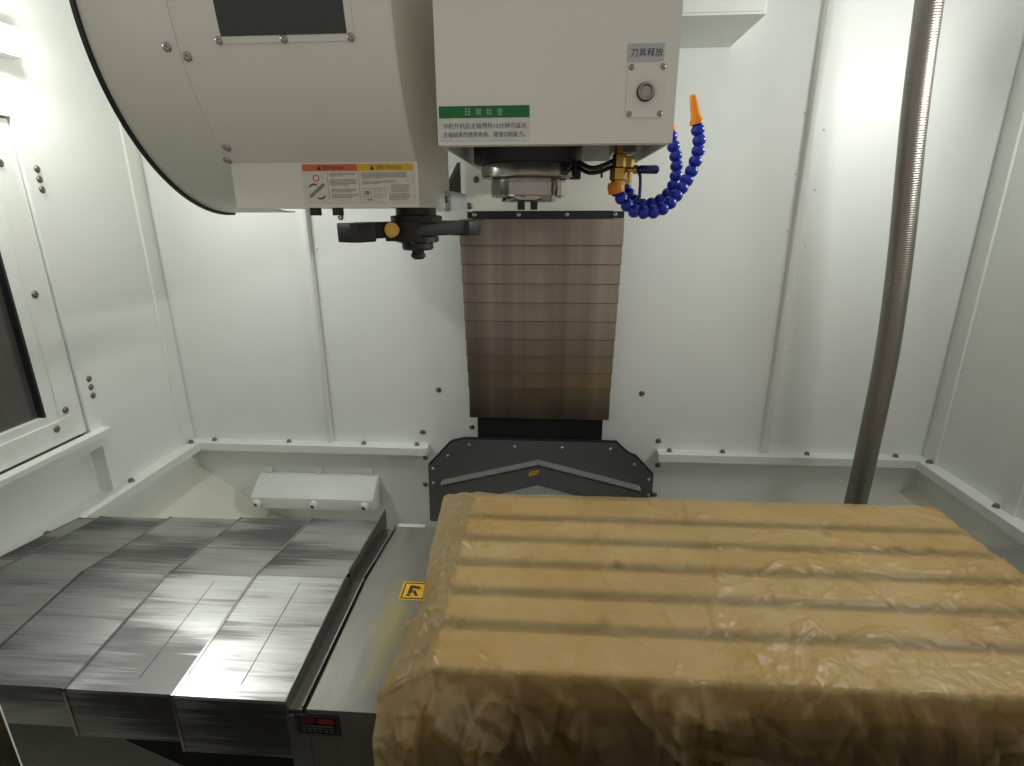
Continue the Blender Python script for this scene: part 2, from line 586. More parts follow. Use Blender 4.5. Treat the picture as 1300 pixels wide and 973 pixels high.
# corner flange, ledge
box('corner_flange', (XL + 0.0005, XL + 0.010), (YB - 0.075, YB - 0.030), (LEDGE + 0.001, ZTOP), 'white_paint', wl, 0.003)
box('ledge', (XL + 0.0005, XL + 0.052), (YF, YB - 0.001), (LEDGE - 0.032, LEDGE - 0.0005), 'white_paint', wl, 0.003)
for y in (1.575, 1.90, 1.25, 0.93):
    bolt(wl, (XL + 0.02, y, LEDGE), (0, 0, 1), 0.0085, h=1.3)
for z in (0.121, 0.094, 0.067, -0.490, -0.517, -0.545):
    bolt(wl, (XL, 1.530, z), (1, 0, 0), 0.0080)
win = boxes('window', [
    ((XL - 0.034, XL - 0.008), (1.368, WY - 0.005), (-0.648, 0.241)),
    ((XL - 0.034, XL - 0.008), (YF, 1.3675), (-0.648, -0.556)),
    ((XL - 0.034, XL - 0.008), (YF, 1.3675), (0.140, 0.241)),
], 'wall_paint', wl)
box('window_bead', (XL - 0.009, XL - 0.003), (1.405, 1.452), (-0.565, 0.20), 'white_paint', win, 0.002)
box('window_bead', (XL - 0.009, XL - 0.003), (YF, 1.452), (-0.622, -0.580), 'white_paint', win, 0.002)
box('window_pane', (XL - 0.036, XL - 0.026), (YF, 1.3675), (-0.5555, 0.1395), 'smoked_glass', win)
box('gasket', (XL - 0.026, XL - 0.007), (1.3605, 1.3678), (-0.556, 0.14), 'rubber_black', win)
box('window_gap', (XL - 0.06, XL - 0.036), (YF, WY - 0.0005), (-0.664, 0.247), 'void_black', win)
for y, z in ((1.428, 0.129), (1.428, -0.213), (1.428, -0.556), (1.385, -0.600), (1.05, -0.600)):
    bolt(win, (XL - 0.003, y, z), (1, 0, 0), 0.0085)

# right wall
wr = struct(boxes('wall_right', [((XR, XR + 0.03), (YF, YB), (-1.00, ZTOP))], 'wall_paint'))
box('corner_flange', (XR - 0.010, XR - 0.0005), (YB - 0.080, YB - 0.034), (LEDGE + 0.001, ZTOP), 'white_paint', wr, 0.003)
box('ledge', (XR - 0.052, XR - 0.0005), (YF, YB - 0.001), (LEDGE - 0.032, LEDGE - 0.0005), 'white_paint', wr, 0.003)
for y in (1.575, 1.885, 1.25, 0.95):
    bolt(wr, (XR - 0.02, y, LEDGE), (0, 0, 1), 0.0085, h=1.3)
for z in (0.40, 0.22, 0.04, -0.14, -0.32, -0.50, -0.68):
    bolt(wr, (XR, YB - 0.10, z), (-1, 0, 0), 0.004, 'white_paint', 'rivet')
folded = [(1.52, 1.555)]
for a, c in folded:
    box('seam_rib', (XR - 0.012, XR - 0.0005), (a, c), (LEDGE + 0.001, ZTOP), 'white_paint', wr, 0.003)

# unseen dark panel under the door opening, added to block low front light
struct(boxes('front_light_blocker', [((XL - 0.03, XR + 0.03), (0.42, 0.45), (-1.40, -0.645))], 'light_blocker_grey'))

# chip tray: sloped chutes down to a flat floor
bm = bmesh.new()
prof = [(XL - 0.001, -0.985), (XL + 0.27, -1.20), (XL + 0.62, -1.33), (XR - 0.62, -1.33), (XR - 0.27, -1.20), (XR + 0.001, -0.985),
        (XR + 0.001, -1.01), (XR - 0.27, -1.225), (XR - 0.62, -1.355), (XL + 0.62, -1.355), (XL + 0.27, -1.225), (XL - 0.001, -1.01)]
add_prism(bm, prof, 'y', YF - 0.1, YB - 0.001)
struct(from_bm('floor', bm, 'tray_paint'))

# ------------------------------------------------------------------ work lamps (the light of the place)
def work_lamp(x, side, label, y0, y1, z):
    t = thing('work_lamp', label, 'lamp', (x, (y0 + y1) / 2, z), 'tube work lamps on the side walls')
    cx = x + side * 0.050
    # reflector housing against the wall; the glowing half tube faces into the enclosure
    box('lamp_housing', tuple(sorted((x + side * 0.0005, cx - side * 0.0005))), (y0 - 0.02, y1 + 0.012), (z - 0.034, z + 0.034), 'white_paint', t, 0.004)
    bm = bmesh.new()
    n_ = 16
    prev = None
    rr0 = [(y0, 0.022), (y0 + 0.006, 0.028), (y1 - 0.010, 0.028), (y1 - 0.003, 0.024), (y1, 0.016), (y1 + 0.002, 0.0)]
    rows_ = [[bm.verts.new((cx + side * r_ * math.cos(a_), yy_, z + r_ * math.sin(a_))) for a_ in [R(110) * (k / n_ - 0.5) for k in range(n_ + 1)]] for yy_, r_ in rr0[:-1]]
    tip = bm.verts.new((cx, rr0[-1][0], z))
    for p_, q_ in zip(rows_, rows_[1:]):
        for k in range(n_):
            bm.faces.new((p_[k], p_[k + 1], q_[k + 1], q_[k]))
    for k in range(n_):
        bm.faces.new((rows_[-1][k], rows_[-1][k + 1], tip))
    from_bm('lamp_tube', bm, 'lamp_glow', t, True)
    for yy in (y0 - 0.012, y0 + 0.25):
        box('clip', tuple(sorted((cx, cx + side * 0.031))), (yy, yy + 0.010), (z - 0.031, z + 0.031), 'white_paint', t, 0.002)
    return t


work_lamp(XL, 1, 'glowing tube work lamp on the left wall above the smoked window', 1.00, 1.512, 0.424)
work_lamp(XR, -1, 'glowing tube work lamp high on the right wall beyond the steel conduit', 0.98, 1.49, 0.432)

# ------------------------------------------------------------------ spindle head
HX0, HX1, HY, HZ = -0.177, 0.186, 0.92, 0.102
head = thing('spindle_head', 'cream machine spindle head with green notice sticker and steel spindle nose', 'spindle head', (0, 1.2, HZ))
bm = bmesh.new()                 # sheet-metal hood, open underneath
t_ = 0.004
add_box(bm, HX0, HX1, HY, HY + t_, HZ, 0.62)
bev(bm, 0.0015)
from_bm('front_cover', bm, 'cream_paint', head, True)
box('side_cover', (HX0 + 0.0002, HX0 + t_), (HY + t_ + 0.0002, 1.46), (HZ + 0.0005, 0.62), 'cream_paint', head)
box('side_cover', (HX1 - t_, HX1 - 0.0002), (HY + t_ + 0.0002, 1.40), (HZ + 0.0005, 0.62), 'cream_paint', head)
box('bottom_flange', (HX0 + t_ + 0.001, HX1 - t_ - 0.001), (HY + t_ + 0.0005, HY + 0.035), (HZ + 0.001, HZ + 0.004), 'cream_paint', head)
box('casting', (HX0 + 0.012, HX1 - 0.012), (HY + 0.045, 1.80), (0.150, 0.60), 'black_iron', head, 0.008)
# neck running back to the column slide, and the white plate over the slide
box('rear_plate', (-0.272, 0.240), (1.845, 1.853), (0.006, 0.60), 'cream_paint', head, 0.002)
box('wiper_strip', (-0.268, 0.238), (1.838, 1.8445), (-0.018, 0.004), 'rubber_black', head, 0.001)
for x in (-0.245, -0.10, 0.055, 0.210):
    bolt(head, (x, 1.838, -0.006), (0, -1, 0), 0.0055, 'bolt_steel', 'screw')
for x, z in ((-0.238, 0.103), (-0.262, 0.022), (0.225, 0.103)):
    bolt(head, (x, 1.845, z), (0, -1, 0), 0.0085)
# spindle
SX, SY = -0.045, 1.20
sp = lathe('spindle_flange', [(0.104, 0.16), (0.112, 0.158), (0.112, 0.098), (0.110, 0.095), (0.05, 0.095)], (SX, SY, 0), 'gunmetal', head, n=64)
lathe('spindle_ring', [(0.05, 0.0948), (0.0965, 0.0948), (0.0975, 0.092), (0.0975, 0.070), (0.096, 0.068), (0.05, 0.068)], (SX, SY, 0), 'satin_steel', sp, n=64)
lathe('spindle_nose', [(0.05, 0.0678), (0.0765, 0.0678), (0.0775, 0.066), (0.0775, 0.061), (0.0760, 0.0602), (0.0760, 0.0586), (0.0775, 0.0578), (0.0775, 0.034), (0.076, 0.032), (0.058, 0.032), (0.057, 0.025), (0.055, 0.022), (0.024, 0.022), (0.016, 0.06), (0, 0.06)], (SX, SY, 0), 'chrome', sp, n=64)
for dx in (-0.020, 0.006):
    box('drive_key', (SX + dx, SX + dx + 0.014), (SY - 0.052, SY - 0.026), (0.006, 0.0218), 'gunmetal', sp, 0.002)
for k in range(10):
    a = 2 * math.pi * (k + 0.3) / 10
    bolt(sp, (SX + 0.066 * math.cos(a), SY + 0.066 * math.sin(a), 0.0318), (0, 0, -1), 0.0038, 'bolt_steel', 'screw')
box('cooling_block', (SX + 0.086, SX + 0.106), (SY - 0.03, SY + 0.02), (0.066, 0.115), 'gunmetal', head, 0.003)
# tool release plate and its sticker
fy = HY - 0.0005
rp = box('release_plate', (0.1125, 0.1675), (fy - 0.0025, fy), (0.1375, 0.2100), 'cream_paint', head, 0.0008)
for x in (0.1175, 0.1635):
    for z in (0.1425, 0.2055):
        bolt(rp, (x, fy - 0.0025, z), (0, -1, 0), 0.0034, 'bolt_steel', 'screw', 0.8)
lathe('button_ring', [(0.0132, 0), (0.0132, 0.0020), (0.0124, 0.0026)], (0.140, fy - 0.0026, 0.172), 'gunmetal', rp, (0, -1, 0), 32)
lathe('push_button', [(0.0118, 0.0027), (0.0118, 0.0070), (0.0108, 0.0090), (0.0090, 0.0086), (0.0075, 0.0062), (0.0040, 0.0056), (0, 0.0070)], (0.140, fy - 0.0026, 0.172), 'chrome', rp, (0, -1, 0), 32)
rs = box('release_sticker', (0.1110, 0.1640), (fy - 0.0006, fy), (0.2135, 0.2365), 'sticker_grey', head)
text('sticker_text', '刀具释放', 0.1155, 0.1625, 0.2195, 0.0108, 'print_black', rs, lambda u, v_: (u, fy - 0.0009, v_), 0.0)
# daily check notice
ds = box('notice_sticker', (-0.1745, -0.0335), (fy - 0.0006, fy), (0.1080, 0.1575), 'sticker_white', head)
box('notice_banner', (-0.1740, -0.0335), (fy - 0.0010, fy - 0.0007), (0.1405, 0.1573), 'sticker_green', ds)
for i, ch in enumerate('日常检查'):
    x = -0.1330 + i * 0.0165
    text('banner_text', ch, x, x + 0.0085 if ch != '日' else x + 0.0070, 0.1440, 0.0098, 'print_pale', ds, lambda u, v_: (u, fy - 0.0013, v_), 0.0)
text('notice_text', '冷机开机后主轴预热15分钟可延长', -0.1690, -0.0375, 0.1253, 0.0080, 'print_black', ds, lambda u, v_: (u, fy - 0.0009, v_), 0.0)
text('notice_text', '主轴轴承的使用寿命、增强切削能力。', -0.1685, -0.0400, 0.1130, 0.0080, 'print_black', ds, lambda u, v_: (u, fy - 0.0009, v_), 0.0)

# carrier between magazine and column
br = thing('changer_bracket', 'grey steel bracket carrying the tool changer beside the column slide', 'bracket', (-0.30, 1.55, 0))
box('mount_block', (-0.312, -0.262), (1.50, 1.80), (0.008, 0.056), 'grey_paint', br, 0.003)
prism('gusset', [(1.55, 0.0565), (1.80, 0.0565), (1.80, 0.15)], 'x', -0.290, -0.280, 'void_black', br)
box('support_arm', (-0.40, -0.313), (1.56, 1.76), (0.012, 0.050), 'grey_paint', br, 0.003)
bolt(br, (-0.300, 1.50, 0.034), (0, -1, 0), 0.007)
bolt(br, (-0.275, 1.50, 0.034), (0, -1, 0), 0.007)

# cables beside the spindle
cb = thing('cable_loom', 'black cables looping from spindle to the brass valve', 'cable', (0.10, 1.15, 0.10))
tube('cable', spline([(0.055, 1.16, 0.095), (0.080, 1.13, 0.082), (0.110, 1.12, 0.090), (0.140, 1.14, 0.112), (0.15, 1.16, 0.16)], 8), 0.0045, 'rubber_black', cb, 10)
tube('cable', spline([(0.055, 1.17, 0.086), (0.078, 1.14, 0.074), (0.108, 1.13, 0.080), (0.135, 1.15, 0.100), (0.145, 1.17, 0.16)], 8), 0.0040, 'rubber_black', cb, 10)
tube('cable_tie', [(0.097, 1.126, 0.090), (0.099, 1.126, 0.064)], 0.0022, 'rubber_black', cb, 8)

# ------------------------------------------------------------------ coolant hoses
def segment_mesh(name):
    bm = bmesh.new()
    s = 0.0126
    add_lathe(bm, [(0.55 * s, -0.72 * s), (0.86 * s, -0.52 * s), (1.0 * s, -0.10 * s), (0.97 * s, 0.22 * s), (0.80 * s, 0.52 * s), (0.66 * s, 0.66 * s), (0.66 * s, 0.80 * s)], (0, 0, 0), n=16)
    me = bpy.data.meshes.new(name)
    bmesh.ops.recalc_face_normals(bm, faces=bm.faces[:])
    for f_ in bm.faces:
        f_.smooth = True
    bm.to_mesh(me)
    bm.free()
    me.materials.append(MATS['blue_plastic'])
    return me


SEG = segment_mesh('segment')


def coolant_hose(label, path, base, nozzle=True):
    t = thing('coolant_hose', label, 'coolant hose', base, 'blue segmented coolant hoses')
    pts = resample(spline(path, 24), 0.0182)
    for i, p in enumerate(pts[:-1]):
        o = bpy.data.objects.new('segment', SEG)
        d = (pts[i + 1] - pts[max(i - 1, 0)]).normalized()
        o.rotation_mode = 'QUATERNION'
        o.rotation_quaternion = Vector((0, 0, 1)).rotation_difference(d)
        place(o, p + Vector((0, 0, Z0)), t)
    d = (pts[-1] - pts[-3]).normalized()
    lathe('nozzle', [(0.0125, 0), (0.0125, 0.006), (0.0095, 0.012), (0.0062, 0.044), (0.0055, 0.050), (0.0040, 0.050), (0.0040, 0.03), (0, 0.03)], pts[-2] + d * 0.010, 'orange_plastic', t, d, 20)
    return t


YH = 1.12
K = YH / 1.15
hA = coolant_hose('blue segmented coolant hose rising to its orange nozzle beside the head',
                  [(0.128, 1.12, 0.040), (0.140, 1.11, 0.022), (0.160, 1.10, 0.003), (0.182, 1.095, 0.000), (0.205, 1.095, 0.003), (0.226, 1.10, 0.016), (0.246, 1.11, 0.040), (0.262, 1.12, 0.064), (0.272, 1.12, 0.092), (0.276, 1.12, 0.122), (0.270, 1.12, 0.150), (0.264, 1.12, 0.172)], (0.13, 1.12, 0.05))
hB = coolant_hose('blue segmented coolant hose curling up behind the corner of the head',
                  [(0.150, 1.17, 0.050), (0.165, 1.16, 0.026), (0.185, 1.15, 0.014), (0.207, 1.15, 0.018), (0.228, 1.15, 0.030), (0.242, 1.15, 0.052), (0.245, 1.15, 0.078), (0.240, 1.15, 0.108), (0.230, 1.15, 0.135), (0.222, 1.15, 0.165)], (0.15, 1.17, 0.06))
# valves
lathe('valve_body', [(0.008, 0.0), (0.0135, 0.0), (0.0135, 0.012), (0.0165, 0.014), (0.0165, 0.034), (0.0130, 0.037), (0.0130, 0.058), (0.0105, 0.060), (0.0105, 0.075)], (0.130, 1.12, 0.046), 'brass', hA, n=6)
lathe('hose_collar', [(0.008, 0.0), (0.0155, 0.001), (0.0160, 0.016), (0.0135, 0.022), (0.008, 0.022)], (0.128, 1.12, 0.034), 'orange_plastic', hA, (-0.15, 0, 1), 20)
lathe('valve_stem', [(0.004, 0), (0.004, 0.012), (0.008, 0.012), (0.008, 0.020), (0, 0.020)], (0.146, 1.12, 0.078), 'brass', hA, (1, 0, 0), 12)
tube('lever', spline([(0.160, 1.118, 0.082), (0.166, 1.112, 0.074), (0.170, 1.108, 0.060), (0.170, 1.106, 0.018)], 6), 0.0030, 'blue_grip', hA, 10)
tube('lever_grip', [(0.164, 1.112, 0.0775), (0.167, 1.112, 0.0775), (0.170, 1.112, 0.0775), (0.198, 1.112, 0.0770), (0.202, 1.112, 0.0770), (0.2045, 1.112, 0.0770)], [0.004, 0.0065, 0.0075, 0.0080, 0.0068, 0.003], 'blue_grip', hA, 14)
box('manifold', (0.118, 0.160), (1.115, 1.20), (0.108, 0.150), 'satin_steel', hA, 0.003)
lathe('valve_body', [(0.008, 0.0), (0.0135, 0.0), (0.0135, 0.03), (0.0165, 0.032), (0.0165, 0.05), (0.0125, 0.052)], (0.150, 1.17, 0.054), 'brass', hB, n=6)

# ------------------------------------------------------------------ tool magazine: drum on a horizontal axis
DY, DZ, DR = 1.465, 0.398, 0.395
mag = thing('tool_magazine', 'large cream drum tool magazine with black rim trim and dark window', 'tool magazine', (-0.56, DY, 0.0))
A0, A1 = R(-38), R(93)           # arc of the drum built: 0 = facing the operator, + = downwards


def drum_strip(name, x0, x1, r0, r1, mat, a0=A0, a1=A1, n=72, parent=mag):
    bm = bmesh.new()
    ring = []
    for k in range(n + 1):
        a = a0 + (a1 - a0) * k / n
        row = []
        for (x, r) in ((x0, r1), (x1, r1), (x1, r0), (x0, r0)):
            row.append(bm.verts.new((x, DY - r * math.cos(a), DZ - r * math.sin(a))))
        ring.append(row)
    for p, q in zip(ring, ring[1:]):
        for k in range(4):
            bm.faces.new((p[k], p[(k + 1) % 4], q[(k + 1) % 4], q[k]))
    bm.faces.new(ring[0])
    bm.faces.new(ring[-1][::-1])
    return from_bm(name, bm, mat, parent, True, 40)


drum_strip('rim_panel', -0.848, -0.6815, DR - 0.003, DR, 'cream_paint')
drum_strip('rim_panel', -0.6803, -0.2825, DR - 0.004, DR - 0.0005, 'cream_paint', a1=R(52))
drum_strip('rim_trim', -0.8560, -0.8482, DR - 0.010, DR + 0.006, 'rubber_black')
# rear end discs: fans closing the drum
def drum_disc(name, x0, x1, r, mat, chamfer=0.0):
    bm = bmesh.new()
    a0, a1, n = A0, A1, 60
    pts = [(DY - r * math.cos(a0 + (a1 - a0) * k / n), DZ - r * math.sin(a0 + (a1 - a0) * k / n)) for k in range(n + 1)]
    pts += [(DY + 0.12, DZ - r), (DY + 0.12, 0.62), (pts[0][0], 0.645)]
    pts = [p for p in pts]
    add_prism(bm, pts, 'x', x0, x1)
    return from_bm(name, bm, mat, mag)


drum_disc('end_plate', -0.2822, -0.2795, DR - 0.001, 'cream_paint')
drum_disc('end_plate', -0.8478, -0.8440, DR - 0.012, 'cream_paint')
# window in the drum face
A_W = math.asin((DZ - 0.294) / DR)
wf = drum_strip('window_frame', -0.606, -0.351, DR - 0.0004, DR + 0.0022, 'cream_paint', R(-30), A_W, 40)
drum_strip('window_pane', -0.594, -0.363, DR + 0.0023, DR + 0.0030, 'magazine_glass', R(-29), math.asin((DZ - 0.3045) / DR), 40, wf)
# pale things glimpsed behind the pane: a tool-number tag
def on_drum(x, z, off=0.0):
    a = math.asin((DZ - z) / DR)
    return Vector((x, DY - (DR + off) * math.cos(a), z)), Vector((0, -math.cos(a), -math.sin(a)))


for x in (-0.600, -0.479, -0.357):
    p, nr = on_drum(x, 0.2985, 0.0021)
    bolt(wf, p, nr, 0.0058, 'bolt_steel', 'screw')
for x, z in ((-0.702, 0.291), (-0.669, 0.276), (-0.668, 0.130), (-0.684, 0.108)):
    p, nr = on_drum(x, z, 0.0)
    bolt(mag, p, nr, 0.0068, 'bolt_steel', 'screw')
# lower housing
bxm = box('lower_housing', (-0.680, -0.2770), (1.200, 1.50), (0.012, 0.1025), 'cream_paint', mag, 0.003)
for x in (-0.52, -0.47):
    box('stop_pin', (x, x + 0.018), (1.205, 1.225), (-0.004, 0.0118), 'black_iron', mag)
# warning sticker on the housing
wy = 1.1995
ws = box('warning_sticker', (-0.5260, -0.2840), (wy - 0.0008, wy), (0.0215, 0.1005), 'sticker_cream', mag, 0.0002)
FACE = lambda d: (lambda u, v_: (u, wy - 0.0009 - d, v_))
box('warning_band', (-0.5235, -0.4055), (wy - 0.0011, wy - 0.0009), (0.0855, 0.0990), 'sticker_orange', ws)
box('attention_band', (-0.4053, -0.2865), (wy - 0.0011, wy - 0.0009), (0.0855, 0.0990), 'sticker_yellow', ws)
text('band_text', '警告WARNING', -0.4790, -0.4330, 0.0880, 0.0085, 'print_black', ws, FACE(0.0005), 0.0)
text('band_text', '注意ATTENTION', -0.3660, -0.3110, 0.0880, 0.0085, 'print_black', ws, FACE(0.0005), 0.0)
for x in (-0.4920, -0.3780):
    prism('hazard_triangle', [(x, 0.0875), (x + 0.009, 0.0875), (x + 0.0045, 0.0970)], 'y', wy - 0.0016, wy - 0.0012, 'print_black', ws)
# illegible small print as fine rules
rr = random.Random(5)
ln = []
def rules(x0, x1, z_top, n, pitch, h=0.0013):
    for i in range(n):
        z = z_top - i * pitch
        x = x0
        end = x1 if i < n - 1 else x0 + (x1 - x0) * rr.uniform(0.35, 0.9)
        while x < end:
            w = rr.uniform(0.0020, 0.0052)
            ln.append(((x, min(x + w, end)), (wy - 0.0012, wy - 0.0009), (z - h, z)))
            x += w + rr.uniform(0.0006, 0.0012)
rules(-0.4660, -0.4110, 0.0820, 3, 0.0027)
rules(-0.4660, -0.4090, 0.0690, 5, 0.0027)
rules(-0.4650, -0.4110, 0.0500, 3, 0.0027)
rules(-0.4650, -0.4060, 0.0390, 3, 0.0027)
rules(-0.3980, -0.3000, 0.0820, 5, 0.0026)
rules(-0.3970, -0.3250, 0.0660, 3, 0.0026)
rules(-0.3350, -0.2970, 0.0580, 6, 0.0027)
rules(-0.3400, -0.2960, 0.0400, 5, 0.0027)
for x in (-0.4710, -0.4035):
    ln.append(((x, x + 0.0006), (wy - 0.0012, wy - 0.0009), (0.028, 0.083)))
for z0_, z1_ in ((0.050, 0.0508), (0.033, 0.0338)):
    ln.append(((-0.396, -0.348), (wy - 0.0012, wy - 0.0009), (z0_, z1_)))
for x in (-0.396, -0.379, -0.372, -0.3488):
    ln.append(((x, x + 0.0008), (wy - 0.0012, wy - 0.0009), (0.0338, 0.0500)))
for x0, x1, z0_, z1_ in ((-0.392, -0.383, 0.038, 0.046), (-0.368, -0.353, 0.038, 0.039), (-0.368, -0.353, 0.045, 0.046), (-0.388, -0.376, 0.0265, 0.029)):
    ln.append(((x0, x1), (wy - 0.0012, wy - 0.0009), (z0_, z1_)))
fp = boxes('fine_print', ln, 'print_grey', ws); fp['kind'] = 'stuff'
# little pictogram: swinging arm with two turn arrows, and a prohibition ring
def ring_piece(name, cx, cz, r, w, a0, a1, mat, n=20):
    bm = bmesh.new()
    add = []
    for k in range(n + 1):
        a = a0 + (a1 - a0) * k / n
        add.append([bm.verts.new((cx + rr_ * math.cos(a), y_, cz + rr_ * math.sin(a))) for rr_, y_ in ((r - w, wy - 0.0014), (r, wy - 0.0014), (r, wy - 0.0009), (r - w, wy - 0.0009))])
    for p, q in zip(add, add[1:]):
        for k in range(4):
            bm.faces.new((p[k], p[(k + 1) % 4], q[(k + 1) % 4], q[k]))
    bm.faces.new(add[0]); bm.faces.new(add[-1][::-1])
    return from_bm(name, bm, mat, ws)


ring_piece('prohibition_ring', -0.4960, 0.0720, 0.0068, 0.0016, 0, 2 * math.pi - 0.001, 'print_red')
ring_piece('turn_arrow', -0.5020, 0.0480, 0.0130, 0.0028, R(60), R(150), 'print_black')
ring_piece('turn_arrow', -0.4900, 0.0420, 0.0130, 0.0028, R(235), R(330), 'print_black')
bm = bmesh.new()
q = Vector((math.cos(R(38)), 0, math.sin(R(38)))); w_ = Vector((-q.z, 0, q.x)); c = Vector((-0.4960, wy - 0.0012, 0.0470))
vs = [bm.verts.new(c + q * a + w_ * b_) for a, b_ in ((-0.021, -0.0035), (0.021, -0.0035), (0.021, 0.0035), (-0.021, 0.0035))]
bm.faces.new(vs)
from_bm('arm_pictogram', bm, 'print_grey', ws)

# ------------------------------------------------------------------ tool change arm
arm = thing('tool_change_arm', 'dark steel double-ended tool change arm under the drum magazine', 'tool arm', (-0.315, 1.325, -0.06))
bmA = Vector((-0.418, 1.150, 0)); bmB = Vector((-0.212, 1.500, 0))
ax = (bmB - bmA).normalized(); wv = Vector((-ax.y, ax.x, 0))
piv = (bmA + bmB) / 2


def along(name, segs, z0, z1, mat, b=0.003):
    """plan outline given as (distance along arm, half width) pairs"""
    pts = [piv + ax * a + wv * w for a, w in segs] + [piv + ax * a - wv * w for a, w in reversed(segs)]
    return prism(name, [(p.x, p.y) for p in pts], 'z', z0, z1, mat, arm, b)


along('arm_beam', [(-0.175, 0.022), (-0.07, 0.030), (0, 0.040), (0.07, 0.030), (0.175, 0.022)], -0.052, -0.018, 'gunmetal')
along('gripper', [(-0.215, 0.020), (-0.205, 0.034), (-0.160, 0.034), (-0.150, 0.024)], -0.058, -0.019, 'black_iron')
along('gripper', [(0.150, 0.024), (0.160, 0.034), (0.205, 0.034), (0.215, 0.020)], -0.056, -0.019, 'black_iron')
lathe('hub', [(0.047, 0.012), (0.047, -0.004), (0.060, -0.006), (0.060, -0.020), (0.046, -0.022)], (piv.x, piv.y, 0), 'black_iron', arm, n=32)
lathe('hub_nut', [(0.046, -0.052), (0.052, -0.054), (0.052, -0.064), (0.038, -0.068), (0.038, -0.080), (0.034, -0.084), (0.015, -0.084), (0.015, -0.092), (0.018, -0.094), (0.018, -0.100), (0.011, -0.106), (0, -0.106)], (piv.x, piv.y, 0), 'black_iron', arm, n=12)
for k in range(8):
    a = 2 * math.pi * k / 8
    bolt(arm, (piv.x + 0.044 * math.cos(a), piv.y + 0.044 * math.sin(a), -0.064), (0, 0, -1), 0.005, 'bolt_steel', 'screw')
# locking plunger facing the operator
pp = piv - ax * 0.062 - wv * 0.0
lathe('locking_plunger', [(0.0165, 0), (0.0165, 0.010), (0.0150, 0.012), (0.0120, 0.012), (0.0115, 0.009), (0, 0.009)], (-0.343, 1.212, -0.034), 'brass', arm, (0.2, -1, 0), 24)
box('plunger_block', (-0.366, -0.296), (1.236, 1.32), (-0.060, -0.0185), 'gunmetal', arm, 0.004)

# ------------------------------------------------------------------ column slide cover: telescopic steel sections
cc = thing('column_cover', 'brushed steel telescopic cover of stacked sections on the column', 'way cover', (-0.028, 1.85, -0.73))
zs = [-0.019, -0.101, -0.163, -0.228, -0.293, -0.358, -0.423, -0.485, -0.547, -0.606, -0.728]
for k in range(10):
    y = 1.8450 - 0.0000 + 0.0045 * k - 0.0
    xw = 0.0012 * k
    top = zs[k] if k == 0 else zs[k] + 0.020
    bm = bmesh.new()
    # sheet with a folded lower lip
    pts = [(y - 0.0035, zs[k + 1]), (y, top), (y + 0.0015, top), (y - 0.0020, zs[k + 1] + 0.0015), (y + 0.0040, zs[k + 1] + 0.0015), (y + 0.0040, zs[k + 1])]
    add_prism(bm, pts, 'x', -0.296 + xw, 0.240 - xw)
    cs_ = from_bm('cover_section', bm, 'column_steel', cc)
    if k < 9:
        box('wiper', (-0.2955 + xw, 0.2395 - xw), (y - 0.0033, y + 0.0038), (zs[k + 1] - 0.0024, zs[k + 1] - 0.0003), 'wiper_brown', cs_)
box('cover_tag', (-0.290, -0.226), (1.8440, 1.8447), (-0.060, -0.034), 'gunmetal', cc)

# column opening behind the cover
col = thing('machine_column', 'black column front showing under the telescopic steel cover', 'column', (-0.028, 1.92, -1.1))
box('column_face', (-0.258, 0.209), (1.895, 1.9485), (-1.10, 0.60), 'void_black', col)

# ------------------------------------------------------------------ rear shroud with chevron saddle cover
sh = thing('rear_shroud', 'dark grey shroud plate with cut corners and peaked cover at column foot', 'shroud', (-0.02, 1.84, -1.15))
out_l = [(-0.445, -1.15), (-0.440, -0.915), (-0.356, -0.820), (-0.340, -0.812), (-0.300, -0.802), (0.256, -0.802), (0.276, -0.822), (0.302, -0.846), (0.330, -0.857), (0.396, -0.930), (0.400, -1.15)]
prism('shroud_plate', out_l, 'y', 1.840, 1.846, 'dark_sheet', sh)
prism('edge_seal', [(x * 1.008, z + 0.006 if z > -1.1 else z) for x, z in out_l], 'y', 1.8465, 1.856, 'rubber_black', sh)
for x, z in ((-0.285, -0.822), (-0.115, -0.825), (0.060, -0.825), (0.235, -0.825), (-0.367, -0.868), (-0.425, -0.925), (-0.427, -0.985), (0.326, -0.885), (0.382, -0.945), (0.386, -1.01)):
    bolt(sh, (x, 1.840, z), (0, -1, 0), 0.005, 'bolt_steel', 'screw')
# peaked (chevron) covers running forward
def chevron(name, y0, y1, peak, side, th, mat, x0=-0.392, x1=0.350, xm=-0.027):
    pts = [(x0, side), (xm, peak), (x1, side), (x1, side - th), (xm, peak - th), (x0, side - th)]
    return prism(name, pts, 'y', y0, y1, mat, sh)


chevron('saddle_cover', 1.800, 1.8395, -0.874, -0.969, 0.0045, 'cut_edge')
chevron('saddle_cover', 1.802, 1.8395, -0.884, -0.979, 0.075, 'dark_sheet')
chevron('saddle_cover', 1.40, 1.7995, -0.958, -1.053, 0.0045, 'cut_edge', -0.36, 0.32)
chevron('saddle_cover', 1.40, 1.7990, -0.9665, -1.0615, 0.07, 'dark_sheet', -0.36, 0.32)
bm = bmesh.new()
yy = 1.8012
vs = [bm.verts.new(p) for p in ((-0.062, yy, -0.924), (-0.028, yy, -0.916), (-0.022, yy, -0.897), (-0.055, yy, -0.906))]
bm.faces.new(vs)
st = from_bm('caution_sticker', bm, 'warning_yellow', sh)
bm = bmesh.new()
for i in range(3):
    u0 = -0.055 + i * 0.0095
    for (a_, b_, c_, d_) in ((0, 0.006, 0.003, 0.0055), (0, 0.0022, 0.0055, 0.012), (0, 0.006, 0.012, 0.0145)):
        bm.faces.new([bm.verts.new((u0 + u_ + w_ * 0.32, yy - 0.0005, -0.9225 + w_ + (u0 + u_ + 0.055) * 0.24)) for u_, w_ in ((a_, c_), (b_, c_), (b_, d_), (a_, d_))])
from_bm('sticker_marks', bm, 'print_black', st)

